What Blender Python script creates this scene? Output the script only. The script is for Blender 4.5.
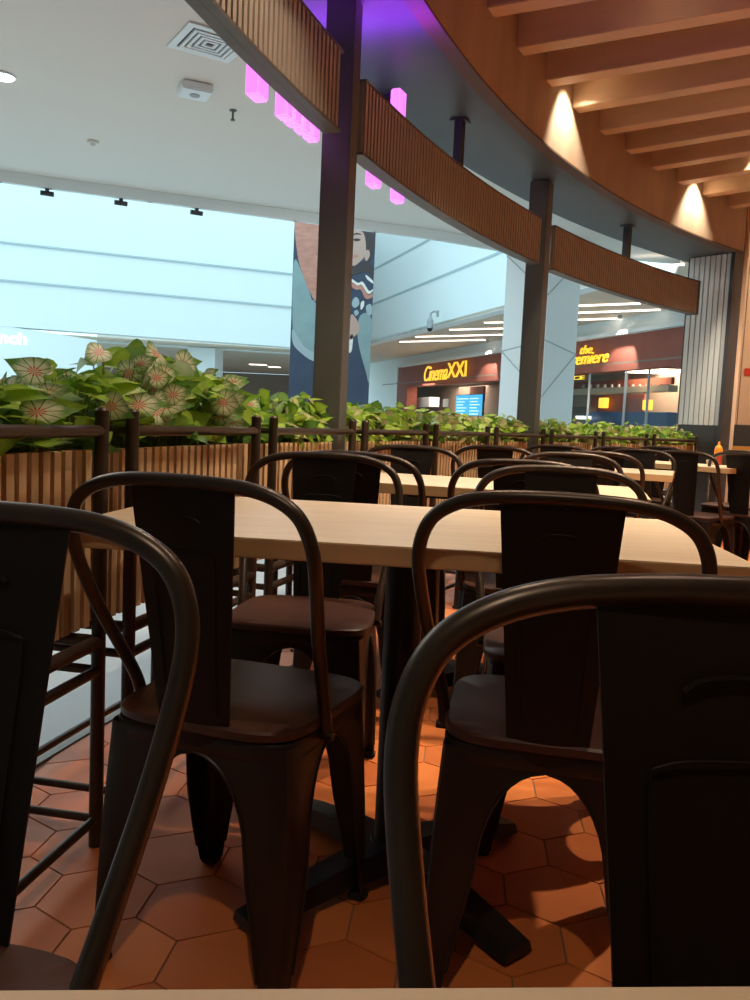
import bpy, bmesh, math, random
from math import sin, cos, pi, radians as rad
from mathutils import Vector, Matrix
random.seed(4)
for o in list(bpy.data.objects): bpy.data.objects.remove(o)
scene = bpy.context.scene
C = scene.collection
# ---------------------------------------------------------------- camera
FPX = 860.0; CAM_H = 0.95
p, r, y = rad(5.2), rad(2.54), rad(5.86)
fwd0 = Vector((-sin(y), cos(y), 0)); right0 = Vector((cos(y), sin(y), 0)); up0 = Vector((0, 0, 1))
fwd = fwd0*cos(p) - up0*sin(p); up = up0*cos(p) + fwd0*sin(p)
right = right0*cos(r) + up*sin(r); up = up*cos(r) - right0*sin(r)
cd = bpy.data.cameras.new('camera'); cam = bpy.data.objects.new('camera', cd); C.objects.link(cam)
mw = Matrix.Identity(4)
for i in range(3):
    mw[i][0] = right[i]; mw[i][1] = up[i]; mw[i][2] = -fwd[i]
mw[2][3] = CAM_H
cam.matrix_world = mw
cd.sensor_fit = 'VERTICAL'; cd.sensor_height = 36; cd.sensor_width = 36; cd.lens = FPX/1000*36; cd.clip_start = 0.02; cd.clip_end = 300
scene.camera = cam
# ---------------------------------------------------------------- world (daylight over the atrium) and exposure
w = bpy.data.worlds.new('world'); scene.world = w; w.use_nodes = True
bg = w.node_tree.nodes['Background']; bg.inputs[0].default_value = (0.60, 0.90, 1.0, 1); bg.inputs[1].default_value = 2.0
vs = scene.view_settings; vs.view_transform = 'Standard'; vs.look = 'None'; vs.gamma = 1; vs.exposure = 0.0
try: vs.use_curve_mapping = False
except Exception: pass
def light(name, kind, loc, energy, color, size=0.1, target=None, angle=60, blend=.5, sy=None):
    d = bpy.data.lights.new(name, kind); d.energy = energy; d.color = color
    if kind == 'AREA':
        d.size = size
        if sy: d.shape = 'RECTANGLE'; d.size_y = sy
    else: d.shadow_soft_size = size
    if kind == 'SPOT': d.spot_size = rad(angle); d.spot_blend = blend
    o = bpy.data.objects.new(name, d); C.objects.link(o); o.location = loc
    if target is not None:
        o.rotation_euler = (Vector(target)-Vector(loc)).to_track_quat('-Z', 'Y').to_euler()
    return o
CX, CY = 9.763, .796                      # centre of the curved front
def P(R, deg, z=0.0):
    a = rad(deg); return Vector((CX - R*cos(a), CY + R*sin(a), z))
WARM = (1.0, .78, .56)
# mall ceiling lamps (general light of the mall), one an added fill for the column
light('mall_light', 'AREA', (-6, 6, 4.1), 210, (1, .96, .88), 4, (-6, 6, 0))
light('mall_light', 'AREA', (-1.5, 10.5, 4.15), 170, (1, .97, .92), 2.5, (-1.0, 11, 0))  # unseen fill lamp, added to brighten the pale column
light('mall_light', 'AREA', (6, 30, 3.9), 800, (1, .9, .75), 3, (6, 30, 0), sy=6)
light('mall_light', 'AREA', (-8, 31, 3.3), 300, (1, .9, .75), 5, (-8, 31, 0), sy=3)
# ---------------------------------------------------------------- materials
def mat(name, col, rough=.5, metal=0, emit=None, es=0, bump=None, noise=None, spec=None, scale=8, stretch=(1,1,1), coat=0):
    m = bpy.data.materials.new(name); m.use_nodes = True
    nt = m.node_tree; b = nt.nodes['Principled BSDF']
    b.inputs['Base Color'].default_value = (*col, 1); b.inputs['Roughness'].default_value = rough
    b.inputs['Metallic'].default_value = metal
    if spec is not None: b.inputs['Specular IOR Level'].default_value = spec
    if coat: b.inputs['Coat Weight'].default_value = coat
    if emit: b.inputs['Emission Color'].default_value = (*emit, 1); b.inputs['Emission Strength'].default_value = es
    if noise or bump:
        tc = nt.nodes.new('ShaderNodeTexCoord'); mp = nt.nodes.new('ShaderNodeMapping'); mp.inputs['Scale'].default_value = stretch
        n = nt.nodes.new('ShaderNodeTexNoise'); n.inputs['Scale'].default_value = scale; n.inputs['Detail'].default_value = 5
        nt.links.new(tc.outputs['Object'], mp.inputs[0]); nt.links.new(mp.outputs[0], n.inputs['Vector'])
        if noise:
            cr = nt.nodes.new('ShaderNodeValToRGB'); cr.color_ramp.elements[0].color = (*col, 1); cr.color_ramp.elements[1].color = (*noise, 1)
            cr.color_ramp.elements[0].position = .3; cr.color_ramp.elements[1].position = .7
            nt.links.new(n.outputs[0], cr.inputs[0]); nt.links.new(cr.outputs[0], b.inputs['Base Color'])
        if bump:
            bp = nt.nodes.new('ShaderNodeBump'); bp.inputs['Strength'].default_value = bump; bp.inputs['Distance'].default_value = .01
            nt.links.new(n.outputs[0], bp.inputs['Height']); nt.links.new(bp.outputs[0], b.inputs['Normal'])
    return m
M = {}
M['bronze'] = mat('bronze_metal', (.050, .036, .026), .33, .55, noise=(.038, .028, .021), scale=20)
M['panel'] = mat('panel_metal', (.009, .0065, .005), .5, .2, bump=.05, scale=3, spec=.25)
M['legm'] = mat('leg_metal', (.016, .012, .010), .42, .4)
M['rubber'] = mat('black_rubber', (.01, .01, .01), .7)
M['seatwood'] = mat('seat_wood', (.050, .017, .011), .45, noise=(.035, .013, .008), scale=6, stretch=(2, 14, 2))
M['tabletop'] = mat('tabletop_laminate', (.60, .47, .32), .42, noise=(.69, .56, .40), scale=3, stretch=(1.2, 14, 6))
M['tableedge'] = mat('tabletop_edge', (.50, .34, .17), .45, noise=(.56, .39, .20), scale=3, stretch=(2, 2, 10))
M['iron'] = mat('black_iron', (.010, .011, .012), .45, .3, bump=.1, scale=90)
M['frame'] = mat('rail_frame', (.050, .032, .022), .4, .4)
M['slat'] = mat('planter_slat', (.66, .47, .27), .55, noise=(.58, .39, .21), scale=5, stretch=(6, 6, 1))
M['slatgap'] = mat('planter_back', (.34, .21, .12), .7)
M['bandslat'] = mat('band_slat', (.36, .33, .285), .55, noise=(.31, .285, .245), scale=5, stretch=(9, 9, 1))
M['bandback'] = mat('band_back', (.22, .195, .165), .7)
M['steel'] = mat('grey_steel', (.13, .13, .12), .5, .2, noise=(.10, .10, .095), scale=6)
M['pole'] = mat('pole_paint', (.095, .097, .09), .5, .1, noise=(.078, .08, .074), scale=4)
M['soffit'] = mat('soffit_paint', (.062, .080, .088), .5, noise=(.052, .068, .076), scale=3)
M['fascia'] = mat('fascia_plaster', (.43, .335, .255), .6, noise=(.33, .255, .19), scale=2.2, stretch=(2.5, 2.5, .7), bump=.1)
M['slatedge'] = mat('fascia_edge', (.10, .07, .05), .6)
M['beam'] = mat('beam_wood', (.54, .41, .29), .5, noise=(.48, .36, .25), scale=3, stretch=(1, 1, 5))
M['rceil'] = mat('restaurant_ceiling', (.45, .30, .20), .7)
M['black'] = mat('black', (.008, .008, .008), .6)
M['mceil'] = mat('mall_ceiling', (.74, .66, .59), .8)
M['mfloor'] = mat('mall_floor', (.62, .66, .68), .35, noise=(.55, .6, .63), scale=1.5)
M['white'] = mat('white_paint', (.80, .82, .82), .6)
M['white2'] = mat('bulkhead_paint', (.78, .80, .78), .6)
M['line'] = mat('groove_line', (.42, .50, .52), .7)
M['clad'] = mat('cladding_paint', (.58, .64, .64), .5, noise=(.52, .58, .58), scale=3, stretch=(6, 6, .8))
M['cladbrown'] = mat('cladding_brown', (.56, .42, .31), .5, noise=(.50, .37, .27), scale=3, stretch=(6, 6, .8))
M['darkwall'] = mat('dark_wainscot', (.035, .042, .048), .4)
M['mustard'] = mat('mustard_pad', (.55, .27, .05), .6)
M['lowwall'] = mat('lower_wall', (.50, .44, .37), .6)
M['trim'] = mat('dark_trim', (.03, .03, .035), .5)
M['maroon'] = mat('maroon_fascia', (.26, .072, .05), .75, noise=(.34, .10, .065), scale=1.2)
M['gold'] = mat('gold_letter', (.9, .6, .05), .4, emit=(1.0, .60, .03), es=.95)
M['striplight'] = mat('strip_light', (1, 1, 1), .5, emit=(1, .9, .78), es=3)
M['lampglow'] = mat('lamp_glow', (1, 1, 1), .5, emit=(1, .97, .92), es=8)
M['warmglow'] = mat('warm_glow', (1, .8, .5), .5, emit=(1, .75, .4), es=12)
M['amber'] = mat('amber_lantern', (1, .5, .05), .5, emit=(1, .55, .06), es=1.6)
M['neon'] = mat('violet_glow', (.9, .6, 1), .5, emit=(.62, .10, 1.0), es=14)
M['neonface'] = mat('violet_edge', (.9, .7, 1), .5, emit=(.80, .20, 1.0), es=1.25)
M['woodceil'] = mat('wood_ceiling', (.66, .52, .40), .6)
M['interior'] = mat('shop_interior', (.26, .20, .16), .7)
M['interior_dark'] = mat('shop_interior_dark', (.10, .075, .06), .7)
M['glass'] = mat('shop_glass', (.8, .85, .85), .05)
g = M['glass'].node_tree; gb = g.nodes['Principled BSDF']; gb.inputs['Transmission Weight'].default_value = 1; gb.inputs['IOR'].default_value = 1.1
M['screen'] = mat('screen_blue', (.05, .3, .5), .3, emit=(.05, .42, .75), es=1.0)
M['screentxt'] = mat('screen_text', (1, 1, 1), .3, emit=(.7, .95, 1), es=1.0)
M['signwhite'] = mat('sign_white', (1, 1, 1), .3, emit=(1, 1, 1), es=2)
M['navy'] = mat('print_navy', (.030, .045, .085), .6, noise=(.045, .065, .11), scale=2)
M['salmon'] = mat('print_salmon', (.60, .27, .20), .6, noise=(.47, .19, .14), scale=5, stretch=(1, 1, 3))
M['sage'] = mat('print_sage', (.22, .31, .32), .6, noise=(.27, .37, .37), scale=2.5)
M['palegrey'] = mat('print_palegrey', (.36, .43, .45), .6)
M['skin'] = mat('print_skin', (.52, .33, .27), .6)
M['hair'] = mat('print_hair', (.05, .035, .035), .6)
M['cream'] = mat('print_cream', (.8, .75, .7), .6)
M['red'] = mat('red_plastic', (.5, .03, .02), .4)
M['sauce'] = mat('red_sauce', (.45, .06, .02), .3)
M['orange'] = mat('orange_cap', (.9, .33, .02), .4)
M['ceramic'] = mat('pale_ceramic', (.5, .45, .38), .4)
M['grey'] = mat('grey_plastic', (.35, .36, .37), .5)
M['soil'] = mat('soil', (.03, .02, .012), .9, bump=1, scale=40)
M['blue'] = mat('blue_panel', (.03, .07, .16), .4)
# hex tiles : colour differs from tile to tile
def tile_mat():
    m = mat('terracotta_tile', (.5, .15, .05), .42)
    nt = m.node_tree; b = nt.nodes['Principled BSDF']
    geo = nt.nodes.new('ShaderNodeNewGeometry'); tc = nt.nodes.new('ShaderNodeTexCoord')
    n = nt.nodes.new('ShaderNodeTexNoise'); n.inputs['Scale'].default_value = 5; n.inputs['Detail'].default_value = 6
    nt.links.new(tc.outputs['Object'], n.inputs['Vector'])
    ad = nt.nodes.new('ShaderNodeMath'); ad.operation = 'MULTIPLY_ADD'; ad.inputs[1].default_value = .45
    nt.links.new(geo.outputs['Random Per Island'], ad.inputs[0]); 
    mu = nt.nodes.new('ShaderNodeMath'); mu.operation = 'MULTIPLY'; mu.inputs[1].default_value = .6; nt.links.new(n.outputs[0], mu.inputs[0]); nt.links.new(mu.outputs[0], ad.inputs[2])
    cr = nt.nodes.new('ShaderNodeValToRGB'); e = cr.color_ramp.elements
    e[0].position = .15; e[0].color = (.50, .125, .033, 1); e[1].position = .85; e[1].color = (.78, .25, .065, 1)
    nt.links.new(ad.outputs[0], cr.inputs[0]); nt.links.new(cr.outputs[0], b.inputs['Base Color'])
    bp = nt.nodes.new('ShaderNodeBump'); bp.inputs['Strength'].default_value = .25; bp.inputs['Distance'].default_value = .01
    nt.links.new(n.outputs[0], bp.inputs['Height']); nt.links.new(bp.outputs[0], b.inputs['Normal'])
    return m
M['tile'] = tile_mat(); M['grout'] = mat('grout', (.30, .15, .085), .8)
# leaf materials use a uv map: u across, v from stalk to tip
def leaf_mat(name, base, edge, vein=None, veincol=(.6, .05, .05)):
    m = mat(name, base, .42)
    nt = m.node_tree; b = nt.nodes['Principled BSDF']
    uv = nt.nodes.new('ShaderNodeUVMap'); sx = nt.nodes.new('ShaderNodeSeparateXYZ'); nt.links.new(uv.outputs[0], sx.inputs[0])
    n = nt.nodes.new('ShaderNodeTexNoise'); n.inputs['Scale'].default_value = 6; nt.links.new(uv.outputs[0], n.inputs['Vector'])
    # radial coordinate about (0.5, 0.3)
    su = nt.nodes.new('ShaderNodeVectorMath'); su.operation = 'SUBTRACT'; su.inputs[1].default_value = (.5, .3, 0); nt.links.new(uv.outputs[0], su.inputs[0])
    ln = nt.nodes.new('ShaderNodeVectorMath'); ln.operation = 'LENGTH'; nt.links.new(su.outputs[0], ln.inputs[0])
    cr = nt.nodes.new('ShaderNodeValToRGB'); e = cr.color_ramp.elements
    e[0].position = .25; e[0].color = (*base, 1); e[1].position = .5; e[1].color = (*edge, 1)
    ad = nt.nodes.new('ShaderNodeMath'); ad.operation = 'MULTIPLY_ADD'; ad.inputs[1].default_value = .35; nt.links.new(n.outputs[0], ad.inputs[0]); 
    sb = nt.nodes.new('ShaderNodeMath'); sb.operation = 'SUBTRACT'; sb.inputs[1].default_value = .17; nt.links.new(ln.outputs['Value'], sb.inputs[0]); nt.links.new(sb.outputs[0], ad.inputs[2])
    nt.links.new(ad.outputs[0], cr.inputs[0]); last = cr.outputs[0]
    if vein:
        s2 = nt.nodes.new('ShaderNodeSeparateXYZ'); nt.links.new(su.outputs[0], s2.inputs[0])
        at = nt.nodes.new('ShaderNodeMath'); at.operation = 'ARCTAN2'; nt.links.new(s2.outputs[0], at.inputs[0]); nt.links.new(s2.outputs[1], at.inputs[1])
        mu = nt.nodes.new('ShaderNodeMath'); mu.operation = 'MULTIPLY'; mu.inputs[1].default_value = 11; nt.links.new(at.outputs[0], mu.inputs[0])
        co = nt.nodes.new('ShaderNodeMath'); co.operation = 'COSINE'; nt.links.new(mu.outputs[0], co.inputs[0])
        for col, thr, lim in ((edge, .86, .60), (veincol, .15, .15)):
            gt = nt.nodes.new('ShaderNodeMath'); gt.operation = 'GREATER_THAN'; gt.inputs[1].default_value = thr; nt.links.new(co.outputs[0], gt.inputs[0])
            lt = nt.nodes.new('ShaderNodeMath'); lt.operation = 'LESS_THAN'; lt.inputs[1].default_value = lim; nt.links.new(ln.outputs['Value'], lt.inputs[0])
            m2 = nt.nodes.new('ShaderNodeMath'); m2.operation = 'MULTIPLY'; nt.links.new(gt.outputs[0], m2.inputs[0]); nt.links.new(lt.outputs[0], m2.inputs[1])
            mx = nt.nodes.new('ShaderNodeMixRGB'); nt.links.new(m2.outputs[0], mx.inputs[0]); nt.links.new(last, mx.inputs[1]); mx.inputs[2].default_value = (*col, 1); last = mx.outputs[0]
    nt.links.new(last, b.inputs['Base Color'])
    b.inputs['Subsurface Weight'].default_value = 0
    # a little light passes through a leaf
    tr = nt.nodes.new('ShaderNodeBsdfTranslucent'); nt.links.new(last, tr.inputs[0])
    ms = nt.nodes.new('ShaderNodeMixShader'); ms.inputs[0].default_value = .35
    out = nt.nodes['Material Output']; nt.links.new(b.outputs[0], ms.inputs[1]); nt.links.new(tr.outputs[0], ms.inputs[2]); nt.links.new(ms.outputs[0], out.inputs[0])
    return m
M['leaf'] = leaf_mat('leaf_green', (.42, .62, .08), (.24, .46, .045))
M['leafdark'] = leaf_mat('leaf_dark', (.14, .30, .05), (.07, .19, .03))
M['leafcal'] = leaf_mat('leaf_caladium', (.82, .84, .60), (.14, .32, .06), True, (.80, .04, .03))
M['leafpink'] = leaf_mat('leaf_pale', (.56, .52, .28), (.26, .36, .08), True, (.55, .20, .14))
M['stem'] = mat('stem', (.28, .34, .10), .5)
# ---------------------------------------------------------------- mesh helpers
def obj(name, bm, m, parent=None, smooth=False, kind=None):
    me = bpy.data.meshes.new(name); bm.normal_update(); bm.to_mesh(me); bm.free()
    for mm in (m if isinstance(m, (list, tuple)) else [m]): me.materials.append(M[mm])
    if smooth:
        for f in me.polygons: f.use_smooth = True
        try: me.set_sharp_from_angle(angle=rad(40))
        except Exception: pass
    o = bpy.data.objects.new(name, me); C.objects.link(o)
    if parent is not None: o.parent = parent
    if kind: o['kind'] = kind
    return o
def thing(name, label, cat, loc=(0, 0, 0), rotz=0, group=None):
    o = bpy.data.objects.new(name, None); C.objects.link(o); o.empty_display_size = .1
    o.location = loc; o.rotation_euler = (0, 0, rotz); return tag(o, label, cat, group)
def tag(o, label, cat, group=None, kind=None):
    o['label'] = label; o['category'] = cat
    if group: o['group'] = group
    if kind: o['kind'] = kind
    return o
def box(bm, c, s, rz=0, mi=0, bev=0, rot=None):
    mt = Matrix.Translation(c) @ (rot if rot is not None else Matrix.Rotation(rz, 4, 'Z')) @ Matrix.Diagonal((s[0], s[1], s[2], 1))
    vs_ = bmesh.ops.create_cube(bm, size=1, matrix=mt)['verts']
    fs = set(f for v in vs_ for f in v.link_faces)
    for f in fs: f.material_index = mi
    if bev:
        es = set(e for v in vs_ for e in v.link_edges)
        rr = bmesh.ops.bevel(bm, geom=list(es), offset=bev, segments=2, affect='EDGES')
        for f in rr['faces']: f.material_index = mi
def cyl(bm, a, b, ra, rb=None, n=14, mi=0, caps=True):
    a = Vector(a); b = Vector(b); rb = ra if rb is None else rb
    d = b-a; q = d.to_track_quat('Z', 'Y').to_matrix().to_4x4()
    mt = Matrix.Translation((a+b)/2) @ q
    vs_ = bmesh.ops.create_cone(bm, cap_ends=caps, segments=n, radius1=ra, radius2=rb, depth=d.length, matrix=mt)['verts']
    for f in set(f for v in vs_ for f in v.link_faces): f.material_index = mi
def tube(bm, pts, rad_, n=12, mi=0, closed=False, caps=True):
    pts = [Vector(q) for q in pts]; rings = []; N = len(pts); nrm = None
    for i in range(N):
        a = pts[i-1] if (i > 0 or closed) else pts[i]; b = pts[(i+1) % N] if (i < N-1 or closed) else pts[i]
        t = (b-a).normalized()
        if nrm is None: nrm = t.orthogonal().normalized()
        nrm = (nrm - t*nrm.dot(t)).normalized(); bi = t.cross(nrm)
        rr = rad_[i] if isinstance(rad_, (list, tuple)) else rad_
        rings.append([bm.verts.new(pts[i]+(nrm*cos(2*pi*k/n)+bi*sin(2*pi*k/n))*rr) for k in range(n)])
    M_ = N if closed else N-1
    for i in range(M_):
        A, B = rings[i], rings[(i+1) % N]
        for k in range(n):
            f = bm.faces.new((A[k], A[(k+1) % n], B[(k+1) % n], B[k])); f.material_index = mi
    if caps and not closed:
        bm.faces.new(rings[0][::-1]).material_index = mi; bm.faces.new(rings[-1]).material_index = mi
def catmull(ctrl, sub=8):
    ctrl = [Vector(c) for c in ctrl]; c = [ctrl[0]*2-ctrl[1]]+ctrl+[ctrl[-1]*2-ctrl[-2]]; out = []
    for i in range(1, len(c)-2):
        for k in range(sub):
            t = k/sub; p0, p1, p2, p3 = c[i-1:i+3]
            out.append(.5*((2*p1)+(p2-p0)*t+(2*p0-5*p1+4*p2-p3)*t*t+(3*p1-p0-3*p2+p3)*t**3))
    out.append(ctrl[-1]); return out
def prism(bm, poly, z0, z1, mi=0):
    lo = [bm.verts.new((q[0], q[1], z0)) for q in poly]; hi = [bm.verts.new((q[0], q[1], z1)) for q in poly]
    n = len(poly); fs = [bm.faces.new(lo[::-1]), bm.faces.new(hi)]
    for i in range(n): fs.append(bm.faces.new((lo[i], lo[(i+1) % n], hi[(i+1) % n], hi[i])))
    for f in fs: f.material_index = mi
    bmesh.ops.recalc_face_normals(bm, faces=fs)
def arcbox(bm, R0, R1, a0, a1, z0, z1, step=1.0, mi=0):
    """ring piece between two radii, angles in degrees"""
    n = max(1, int(math.ceil(abs(a1-a0)/step))); secs = []
    for i in range(n+1):
        a = a0+(a1-a0)*i/n
        secs.append([bm.verts.new(P(R0, a, z0)), bm.verts.new(P(R1, a, z0)), bm.verts.new(P(R1, a, z1)), bm.verts.new(P(R0, a, z1))])
    fs = []
    for i in range(n):
        A, B = secs[i], secs[i+1]
        for k in range(4): fs.append(bm.faces.new((A[k], B[k], B[(k+1) % 4], A[(k+1) % 4])))
    fs += [bm.faces.new(secs[0]), bm.faces.new(secs[-1][::-1])]
    for f in fs: f.material_index = mi
    bmesh.ops.recalc_face_normals(bm, faces=fs)
def slats(bm, Rin, Rout, a0, a1, z0, z1, pitch, duty=.55, mi0=0, mi1=1):
    """a row of vertical slats (inner face at Rin) on a backing (Rout)"""
    arcbox(bm, Rin+(Rout-Rin)*.45, Rout, a0, a1, z0, z1, 1.0, mi1)
    L = rad(a1-a0)*Rin; n = max(1, int(L/pitch)); pa = (a1-a0)/n
    for i in range(n):
        s = a0+i*pa+pa*(1-duty)/2; arcbox(bm, Rin, Rin+(Rout-Rin)*.5, s, s+pa*duty, z0, z1, 9, mi0)
# ================================================================= SETTING
# restaurant floor: hexagonal tiles
bm = bmesh.new(); W = .2; S = W/math.sqrt(3)
x0, y0 = .229, 1.896                      # middle of a shared upright edge
ang44 = 43.9
def inside_rest(x, y_):
    d = math.hypot(x-CX, y_-CY); a = math.degrees(math.atan2(y_-CY, CX-x))
    return d < 11.0 and y_ > -1.2 and x < 4.6 and y_ < 10.6 and not (a > 44.6 and d > 10.1)
for j in range(-20, 56):
    for i in range(-12, 26):
        cx_ = x0 + W/2 + i*W + (j % 2)*W/2; cy_ = y0 + j*S*1.5
        if not inside_rest(cx_, cy_): continue
        sc = .978; vsx = []
        for k in range(6):
            a = pi/2+k*pi/3; vsx.append((cx_+cos(a)*S*sc, cy_+sin(a)*S*sc))
        top = [bm.verts.new((*q, .0)) for q in vsx]; bot = [bm.verts.new((*q, -.004)) for q in vsx]
        bm.faces.new(top)
        for v_ in top+bot:
            dv = Vector((v_.co.x-CX, v_.co.y-CY, 0)); 
            if dv.length > 10.925: dv.normalize(); v_.co.x = CX+dv.x*10.925; v_.co.y = CY+dv.y*10.925
        for k in range(6): bm.faces.new((bot[k], bot[(k+1) % 6], top[(k+1) % 6], top[k]))
bmesh.ops.recalc_face_normals(bm, faces=bm.faces[:])
obj('floor', bm, 'tile', kind='structure')
bm = bmesh.new()
poly = [P(10.95, a)[:2] for a in range(-40, 61, 2)] + [(8, 10.6), (8, -6)]
prism(bm, poly, -.03, -.003); obj('floor_grout', bm, 'grout', kind='structure')
bm = bmesh.new(); arcbox(bm, 10.93, 10.99, -40, 60, -.03, .004); obj('trim_1', bm, 'line', kind='structure')
bm = bmesh.new(); box(bm, (0, 20, -.08), (80, 80, .08)); obj('floor_mall', bm, 'mfloor', kind='structure')
# restaurant ceiling: disc inside the fascia
ZS, ZB, ZC = 2.57, 2.905, 3.08
bm = bmesh.new()
poly = [P(10.45, a)[:2] for a in range(-45, 62, 2)] + [(9, 10.9), (9, -7)]
prism(bm, poly, ZC, ZC+.1); obj('ceiling', bm, 'rceil', kind='structure')
bm = bmesh.new(); arcbox(bm, 10.37, 10.43, -45, 44.3, ZS+.012, ZC-.001, .8)
obj('wall_fascia', bm, 'fascia', kind='structure')
bm = bmesh.new(); arcbox(bm, 10.364, 10.44, -45, 44.3, ZS, ZS+.012, .8); obj('trim_10', bm, 'slatedge', kind='structure')
bm = bmesh.new(); arcbox(bm, 10.441, 10.97, -45, 45.5, ZS+.004, ZS+.08, .8); arcbox(bm, 10.93, 10.975, -45, 45.5, ZS+.081, 4.199, .8)
obj('ceiling_soffit', bm, 'soffit', kind='structure')
# radial ceiling beams
for k in range(-12, 9):
    a = 22.6 - .28 + 2.55*k
    bm = bmesh.new(); c = P(10.369-2.4, a, (ZB+ZC)/2)
    box(bm, c, (4.8, .11, ZC-ZB-.002), -rad(a), bev=.004)
    o = obj('ceiling_beam', bm, 'beam'); o['kind'] = 'structure'
# mall ceiling with its edge, open atrium behind
edge = [(-13, 8.2), (-6.65, 11.70), (-6.08, 12.02), (-4.85, 12.66), (-2.87, 13.68), (-1.67, 14.34), (-.67, 14.86), (.50, 15.72), (2.32, 16.82), (12, 20)]
bm = bmesh.new()
prism(bm, [(-13, -8)] + edge + [(12, -8)], 4.2, 4.5)
obj('ceiling_mall', bm, 'mceil', kind='structure')
bm = bmesh.new()
for a, b in zip(edge[:-2], edge[1:-1]):
    a = Vector(a); b = Vector(b); d = b-a
    box(bm, ((a.x+b.x)/2, (a.y+b.y)/2, 4.12), (d.length+.05, .08, .158), math.atan2(d.y, d.x))
obj('trim_2', bm, 'white2', kind='structure')
bm = bmesh.new(); box(bm, (-13.1, 2, 2), (.2, 20, 4.4)); obj('wall_mall_left', bm, 'white', kind='structure')
bm = bmesh.new(); box(bm, (0, -8, 2), (26, .2, 4.4)); obj('wall_mall_back', bm, 'white', kind='structure')
# restaurant enclosing walls (behind and to the right of the viewer)
bm = bmesh.new(); box(bm, (3.6, -2.6, 1.54), (9.2, .12, 3.079)); obj('wall_back', bm, 'cladbrown', kind='structure')
bm = bmesh.new(); box(bm, (6.6, 2.5, 1.54), (.12, 16, 3.079)); obj('wall_right', bm, 'cladbrown', kind='structure')

# ---- radial end wall: pale board cladding (outer part) and brown boards (inner part)
def wallseg(p0, p1, z0, z1, th, name, m, boards=0, gap='trim', sgn=1):
    p0 = Vector(p0[:2]); p1 = Vector(p1[:2]); d = p1-p0; L = d.length; a = math.atan2(d.y, d.x); n = Vector((-d.y, d.x)).normalized()*sgn
    bm = bmesh.new(); c = (p0+p1)/2 + n*th/2
    if not boards: box(bm, (c.x, c.y, (z0+z1)/2), (L, th, z1-z0), a)
    else:
        box(bm, (c.x+n.x*.01, c.y+n.y*.01, (z0+z1)/2), (L, th, z1-z0), a, mi=1)
        bw = L/boards
        for i in range(boards):
            q = p0+d.normalized()*bw*(i+.5)+n*.006
            box(bm, (q.x, q.y, (z0+z1)/2), (bw-.008, .018, z1-z0-.002), a, bev=.002)
    return obj(name, bm, [m, gap] if boards else m, kind='structure')
A_ = P(10.84, ang44); B_ = P(10.43, ang44)
ZW = 1.05
wallseg(A_, B_, ZW, ZS-.002, .12, 'wall_cladding', 'clad', 8)
bm = bmesh.new(); q = P(10.845, ang44+.1)+Vector((.69, .72, 0))*.066; box(bm, (q.x, q.y, (ZW+ZS)/2), (.03, .14, ZS-ZW-.004), -rad(ang44)); q = P(10.41, ang44-.05)+Vector((.69, .72, 0))*.06; box(bm, (q.x, q.y, (3.07)/2+.02), (.035, .16, 3.03), -rad(ang44)); obj('trim_3', bm, 'trim', kind='structure')
wallseg(A_, B_, 0, ZW-.002, .14, 'wall_wainscot', 'darkwall')
F0 = Vector((2.594, 9.9, 0)); F1 = Vector((6.5, 7.22, 0))
wallseg(F0, F1, 1.09, 3.078, .12, 'wall_boards', 'cladbrown', 26)
wallseg(F0, F1, 0, .72, .12, 'wall_lower', 'lowwall')
wallseg(F0, F1, .724, .86, .12, 'wall_band', 'mustard')
wallseg(F0, F1, .864, 1.086, .12, 'wall_dado', 'darkwall')
wallseg(P(10.42, ang44)+Vector((.69, .72, 0))*.145, Vector((2.60, 9.86, 0)), 0, 3.078, .05, 'wall_return', 'cladbrown', sgn=-1)

# ---- mall beyond: coordinates from the viewer q = x / y
def wallplane(k, q): yy = 1/((.0298+.0702*q)*k); return Vector((q*yy, yy))
def vwall(name, m, pts, zs0, zs1, th=.2):
    """upright wall along points with sloping bottom and top heights"""
    bm = bmesh.new(); n = len(pts); rows = []
    for i, q in enumerate(pts):
        q = Vector(q[:2]); t = (Vector(pts[min(i+1, n-1)][:2])-Vector(pts[max(i-1, 0)][:2])).normalized(); nn = Vector((-t.y, t.x))
        if nn.dot(q) < 0: nn = -nn
        b = q+nn*th
        rows.append([bm.verts.new((q.x, q.y, zs0[i])), bm.verts.new((b.x, b.y, zs0[i])), bm.verts.new((b.x, b.y, zs1[i])), bm.verts.new((q.x, q.y, zs1[i]))])
    for i in range(n-1):
        A, B = rows[i], rows[i+1]
        for k in range(4): bm.faces.new((A[k], B[k], B[(k+1) % 4], A[(k+1) % 4]))
    bm.faces.new(rows[0]); bm.faces.new(rows[-1][::-1]); bmesh.ops.recalc_face_normals(bm, faces=bm.faces[:])
    return obj(name, bm, m, kind='structure')
# left / far curved bulkhead of the atrium
qs = [-.80, -.568, -.48, -.39, -.30, -.21, -.165]
yl = [19.6, 22.0, 23.0, 24.0, 24.9, 25.7, 26.1]
lp = [Vector((q*yy, yy)) for q, yy in zip(qs, yl)]
def interp(q, xs, vs_):
    for i in range(len(xs)-1):
        if xs[i] <= q <= xs[i+1]:
            t = (q-xs[i])/(xs[i+1]-xs[i]); return vs_[i]*(1-t)+vs_[i+1]*t
    return vs_[0] if q < xs[0] else vs_[-1]
zb = [.95+yy*interp(q, [-.568, -.21], [.0951, .0822]) for q, yy in zip(qs, yl)]
ztop = 7.6
vwall('wall_atrium_left', 'white', lp, zb, [ztop]*5+[8.6, 9.2], .5)
def strip(name, pts, z, h, m='line', th=.03):
    vwall(name, m, [Vector((q[0], q[1]))*.998 for q in pts], [zz for zz in z], [zz+h for zz in z], th)
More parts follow.
